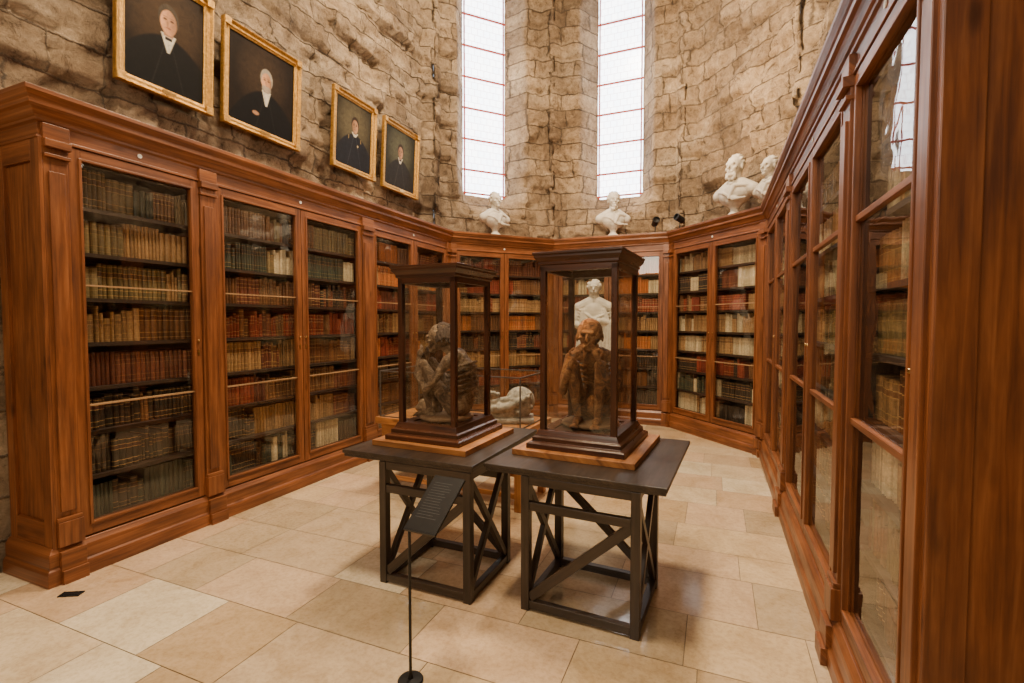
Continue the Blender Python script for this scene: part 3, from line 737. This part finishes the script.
# statue on pedestal
sr = empty('plaster_statue', (-1.56, 6.75, 0), 0)
m = MB(); m.lathe([(0.26,0),(0.26,0.08),(0.22,0.12),(0.19,0.16),(0.18,0.9),(0.21,0.96),(0.24,1.0),(0.24,1.06),(0.001,1.06)],0,0,8); m.build('pedestal',[M_ped],sr)
b=[('e',(0,0,0.30),(0.22,0.15,0.34)),('b',(0,0,0.03),(0.22,0.16,0.03)),('c',[(-0.21,0,0.68),(0,0.01,0.77),(0.21,0,0.68)],[0.08,0.095,0.08]),('e',(0,0,0.6),(0.2,0.13,0.2)),
   ('c',[(0,0,0.76),(0,-0.01,0.9)],[0.075,0.068]),('e',(0,0,0.965),(0.09,0.105,0.10)),('e',(0,-0.035,0.915),(0.068,0.068,0.075)),('c',[(0,-0.095,0.965),(0,-0.125,0.93)],[0.010,0.016]),
   ('c',[(-0.035,-0.095,0.98),(0.035,-0.095,0.98)],[0.014,0.014]),('c',[(-0.02,-0.098,0.895),(0.02,-0.098,0.895)],[0.010,0.010]),
   ('c',[(-0.24,0,0.66),(-0.28,-0.04,0.46),(-0.13,-0.17,0.42)],[0.065,0.055,0.038]),('c',[(0.24,0,0.66),(0.28,-0.04,0.44),(0.09,-0.18,0.5)],[0.065,0.055,0.038])]
hand(b,(-0.13,-0.17,0.42),(1,-0.1,0.1),(0,0,1),1.2); hand(b,(0.09,-0.18,0.5),(-1,-0.1,0.2),(0,0,1),1.2)
for k in range(11):
    x=-0.2+k*0.04; b.append(('c',[(x*0.8,-0.10,0.66),(x*1.1+0.03,-0.15,0.38),(x*1.15,-0.14,0.04)],[0.012,0.018,0.022]))
for k in range(5): b.append(('c',[(-0.21,-0.06,0.67-0.045*k),(0,-0.165,0.53-0.05*k),(0.21,-0.09,0.61-0.05*k)],[0.015,0.02,0.015]))
rn=random.Random(8)
for i in range(44):
    a=rn.uniform(-0.1*math.pi,1.1*math.pi); e=rn.uniform(-0.3,1.4)
    b.append(('e',(math.cos(a)*math.cos(e)*0.092,math.sin(a)*math.cos(e)*0.107,0.97+math.sin(e)*0.102),(0.02,0.02,0.017)))
sculpt('draped_figure', b, 0.008, M_plaster, sr, 1, (0,0,1.06), 0.15, 1.0)

# ---------------- portraits
def portrait(y0, y1, z0, z1, kind):
    w = y1-y0; h = z1-z0
    r = empty('framed_portrait', (XL-0.45+0.095, (y0+y1)/2, z0), math.radians(90))
    til = empty('tilt', (0,0,0)); til.parent=r; til.rotation_euler=(math.radians(3),0,0)
    f = MB(); fw=0.07
    secs=[]
    prof=[(-fw,-0.008),(-fw,-0.02),(-fw*0.85,-0.022),(-fw*0.7,-0.034),(-fw*0.4,-0.03),(-fw*0.2,-0.048),(-0.006,-0.052),(0,-0.042),(0,0.0),(-fw,0)]
    for sx, sz in ((-1,-1),(1,-1),(1,1),(-1,1)):
        secs.append([(sx*(w/2+o), yy, h/2+sz*(h/2+o)) for o, yy in prof])
    f.loft(secs, 0, closed=True)
    for sx in (-1,1):
        for zz in (0,1):
            cx_, cz_ = sx*(w/2-fw*0.45), fw*0.45 if zz==0 else h-fw*0.45
            f.box(cx_-0.03,cx_+0.03,-0.055,-0.03,cz_-0.03,cz_+0.03)
    f.build('gilt_frame', [M_gold], til, 0.004)
    pl = MB(); pl.box(-0.05,0.05,-0.056,-0.05,0.02,0.05); pl.build('name_plate', [M_brass], til)
    iw, ih = w-2*fw, h-2*fw; nx, nz = 90, 108
    K = kind
    def mixv(a,b,t): t=max(0,min(1,t)); return tuple(a[i]*(1-t)+b[i]*t for i in range(3))
    def sst(a,b,x): t=max(0,min(1,(x-a)/(b-a))); return t*t*(3-2*t)
    def paint(u, v):
        x=(u-0.5)*iw/ih
        bgc = mixv(K['bg'], tuple(c*0.3 for c in K['bg']), (x*x*3+(v-0.65)**2*2.2)*2.0)
        c = bgc
        fx, fy = K['face']; fs=K.get('s',1.0)
        dx=(x-fx); 
        top = fy-0.13*fs-1.7*dx*dx/fs - 0.05*abs(dx)
        c = mixv(c, K['coat'], sst(0.02,-0.01, v-top))
        if v<top: 
            lap=abs(dx)-(0.02+(fy-0.16*fs-v)*0.28)
            if 0<lap<0.012: c = mixv(c, tuple(q*2.5+0.006 for q in K['coat']), 0.6)
        yy = fy-0.125*fs-v
        if -0.02<yy<K['shirt']: 
            hw=0.05*fs*(1-yy/(K['shirt']+0.02))+0.004
            c = mixv(c, (0.6,0.55,0.44), sst(0.008,-0.004,abs(dx)-hw))
            if abs(yy-0.02)<0.014 and abs(dx)<0.03: c=(0.02,0.015,0.015) if K['tie'] else c
        c = mixv(c, tuple(q*0.6 for q in K['skin']), sst(0.006,-0.004,max(abs(dx)-0.038*fs, abs(v-(fy-0.09*fs))-0.035*fs)))
        hd = math.hypot(dx/(0.082*fs),(v-fy-0.02*fs)/(0.112*fs))
        c = mixv(c, K['hair'], sst(1.05,0.95,hd))
        fd = math.hypot(dx/(0.066*fs),(v-fy+0.012*fs)/(0.098*fs))
        sh_ = 1.0 + 6.0*dx/fs*K['lit']
        skin = tuple(q*max(0.3,sh_) for q in K['skin'])
        c = mixv(c, skin, sst(1.06,0.94,fd))
        for s in (-1,1):
            c = mixv(c, (0.05,0.025,0.015), 0.9*sst(1.3,0.6,math.hypot((dx-s*0.027*fs)/(0.017*fs),(v-fy-0.008*fs)/(0.009*fs))))
            c = mixv(c, tuple(q*0.4 for q in K['skin']), 0.7*sst(1.2,0.6,math.hypot((dx-s*0.027*fs)/(0.022*fs),(v-fy-0.028*fs)/(0.007*fs))))
        c = mixv(c, tuple(q*0.5 for q in K['skin']), 0.7*sst(1.3,0.5,math.hypot((dx+0.008*fs)/(0.009*fs),(v-fy+0.022*fs)/(0.024*fs))))
        c = mixv(c, (0.2,0.05,0.035), 0.8*sst(1.2,0.6,math.hypot(dx/(0.024*fs),(v-fy+0.056*fs)/(0.008*fs))))
        if K.get('beard'):
            bd = math.hypot(dx/(0.062*fs),(v-fy+0.085*fs)/(0.05*fs)); c = mixv(c, K['hair'], 0.85*sst(1.1,0.8,bd)*(1 if v<fy-0.05*fs else 0))
        if K.get('hand'):
            hx_,hy_=K['hand']; c=mixv(c,tuple(q*0.7 for q in K['skin']),sst(1.1,0.8,math.hypot((x-hx_)/0.05,(v-hy_)/0.025)))
        if K.get('sash') and v<top: 
            c = mixv(c,(0.45,0.3,0.08),0.7*sst(0.012,0.0,abs(abs(dx)-0.14-0.04*(top-v)) if v>top-0.06 else 1)); 
            if abs(math.hypot(dx-0.07,v-(fy-0.3)))<0.018: c=(0.5,0.4,0.2)
        return tuple(q*0.85 for q in c)
    vs=[]; cols=[]
    for j in range(nz+1):
        for i in range(nx+1):
            u=i/nx; vv=j/nz; vs.append(((u-0.5)*iw, -0.012, fw+vv*ih)); cols.append((*paint(u,vv),1))
    fs=[(j*(nx+1)+i, j*(nx+1)+i+1, (j+1)*(nx+1)+i+1, (j+1)*(nx+1)+i) for j in range(nz) for i in range(nx)]
    me=bpy.data.meshes.new('canvas'); me.from_pydata(vs,[],fs); me.materials.append(M_paint)
    ca=me.color_attributes.new('Col','FLOAT_COLOR','POINT'); ca.data.foreach_set('color',[q for c in cols for q in c])
    ob=bpy.data.objects.new('canvas',me); C.objects.link(ob); ob.parent=til
skin=(0.5,0.25,0.13)
portrait(2.18,2.90,3.27,4.19,dict(bg=(0.05,0.028,0.013),face=(0.02,0.66),s=1.2,coat=(0.004,0.0035,0.003),shirt=0.15,tie=True,skin=skin,hair=(0.06,0.045,0.03),lit=-1))
portrait(2.99,3.83,3.27,4.15,dict(bg=(0.036,0.021,0.011),face=(0.05,0.62),s=1.12,coat=(0.004,0.0035,0.003),shirt=0.17,tie=False,skin=skin,hair=(0.3,0.26,0.2),lit=-1,beard=True,hand=(-0.1,0.18)))
portrait(4.29,5.02,3.28,4.15,dict(bg=(0.10,0.08,0.042),face=(0.02,0.66),s=1.05,coat=(0.012,0.012,0.015),shirt=0.04,tie=False,skin=(0.36,0.19,0.1),hair=(0.03,0.018,0.01),lit=1,sash=True))
portrait(5.17,5.96,3.27,4.15,dict(bg=(0.08,0.075,0.042),face=(0.0,0.64),s=1.05,coat=(0.018,0.015,0.012),shirt=0.08,tie=True,skin=(0.35,0.18,0.1),hair=(0.03,0.018,0.01),lit=1))

# ---------------- spotlights on top of cornice
def spotfix(loc, rz):
    r = empty('spotlight_fixture', loc, rz)
    m = MB(); m.lathe([(0.04,0),(0.04,0.015),(0.008,0.02),(0.008,0.16),(0.001,0.16)],0,0,16); m.build('stem',[M_black],r)
    h = MB(); h.lathe([(0.03,-0.07),(0.045,-0.06),(0.05,0.05),(0.052,0.08),(0.044,0.08),(0.04,0.05),(0.001,0.045)],0,0,20); o=h.build('lamp_head',[M_black],r); o.location=(0,0,0.19); o.rotation_euler=(math.radians(70),0,0)
spotfix((-0.86,7.74,ZB), math.radians(20)); spotfix((-0.50,7.62,ZB), math.radians(-40))

# ---------------- lights
def area(name, loc, size, power, col, target=None, sizey=None):
    l = bpy.data.lights.new(name, 'AREA'); l.energy=power; l.size=size; l.color=col
    if sizey: l.shape='RECTANGLE'; l.size_y=sizey
    o = bpy.data.objects.new(name, l); o.location=loc
    if target is not None: o.rotation_euler=(Vector(target)-Vector(loc)).to_track_quat('-Z','Y').to_euler()
    C.objects.link(o); return o
area('ceiling_lamp', (-1.5, 1.9, 7.4), 0.9, 400, (1.0, 0.79, 0.54))
area('ceiling_lamp', (-1.5, 4.8, 7.6), 0.9, 600, (1.0, 0.79, 0.54))
area('camera_side_fill', (-1.6, -2.6, 4.2), 2.0, 145, (1.0, 0.83, 0.64), (-1.5, 4, 1.8))  # unseen soft fill added behind and above the camera
def spot(name, loc, tgt, power, col, ang=60, r=0.05):
    l=bpy.data.lights.new(name,'SPOT'); l.energy=power; l.color=col; l.spot_size=math.radians(ang); l.spot_blend=0.6; l.shadow_soft_size=r
    o=bpy.data.objects.new(name,l); o.location=loc; o.rotation_euler=(Vector(tgt)-Vector(loc)).to_track_quat('-Z','Y').to_euler(); C.objects.link(o)
spot('wall_spot', (-1.6, 5.2, 3.6), (0.8, 7.2, 5.4), 600, (1.0,0.68,0.38), 80, 0.1)
spot('wall_spot', (-1.0, 4.0, 3.4), (-1.6, 8.2, 5.0), 400, (1.0,0.76,0.50), 80, 0.1)
spot('wall_spot', (-1.0, 3.0, 3.2), (-4.0, 4.0, 4.2), 110, (1.0,0.86,0.68), 110, 0.1)
spot('case_spot', (-0.85, 2.82, 1.83), (-0.72, 2.97, 1.1), 14, (1.0,0.60,0.28), 100, 0.02)
spot('case_spot', (-1.58, 2.68, 1.78), (-1.64, 2.83, 1.1), 9, (1.0,0.80,0.56), 100, 0.02)
w = bpy.data.worlds.new('w'); sc.world = w; w.use_nodes=True; w.node_tree.nodes['Background'].inputs[0].default_value=(0.8,0.88,1,1); w.node_tree.nodes['Background'].inputs[1].default_value=0.5

# ---------------- camera
cam = bpy.data.cameras.new('camera'); cam.sensor_width=36; cam.lens=490/1024*36; cam.clip_start=0.05
co = bpy.data.objects.new('camera', cam); co.location=(0,0,1.55); co.rotation_euler=(math.radians(90-2.3),0,math.radians(22.5))
C.objects.link(co); sc.camera=co
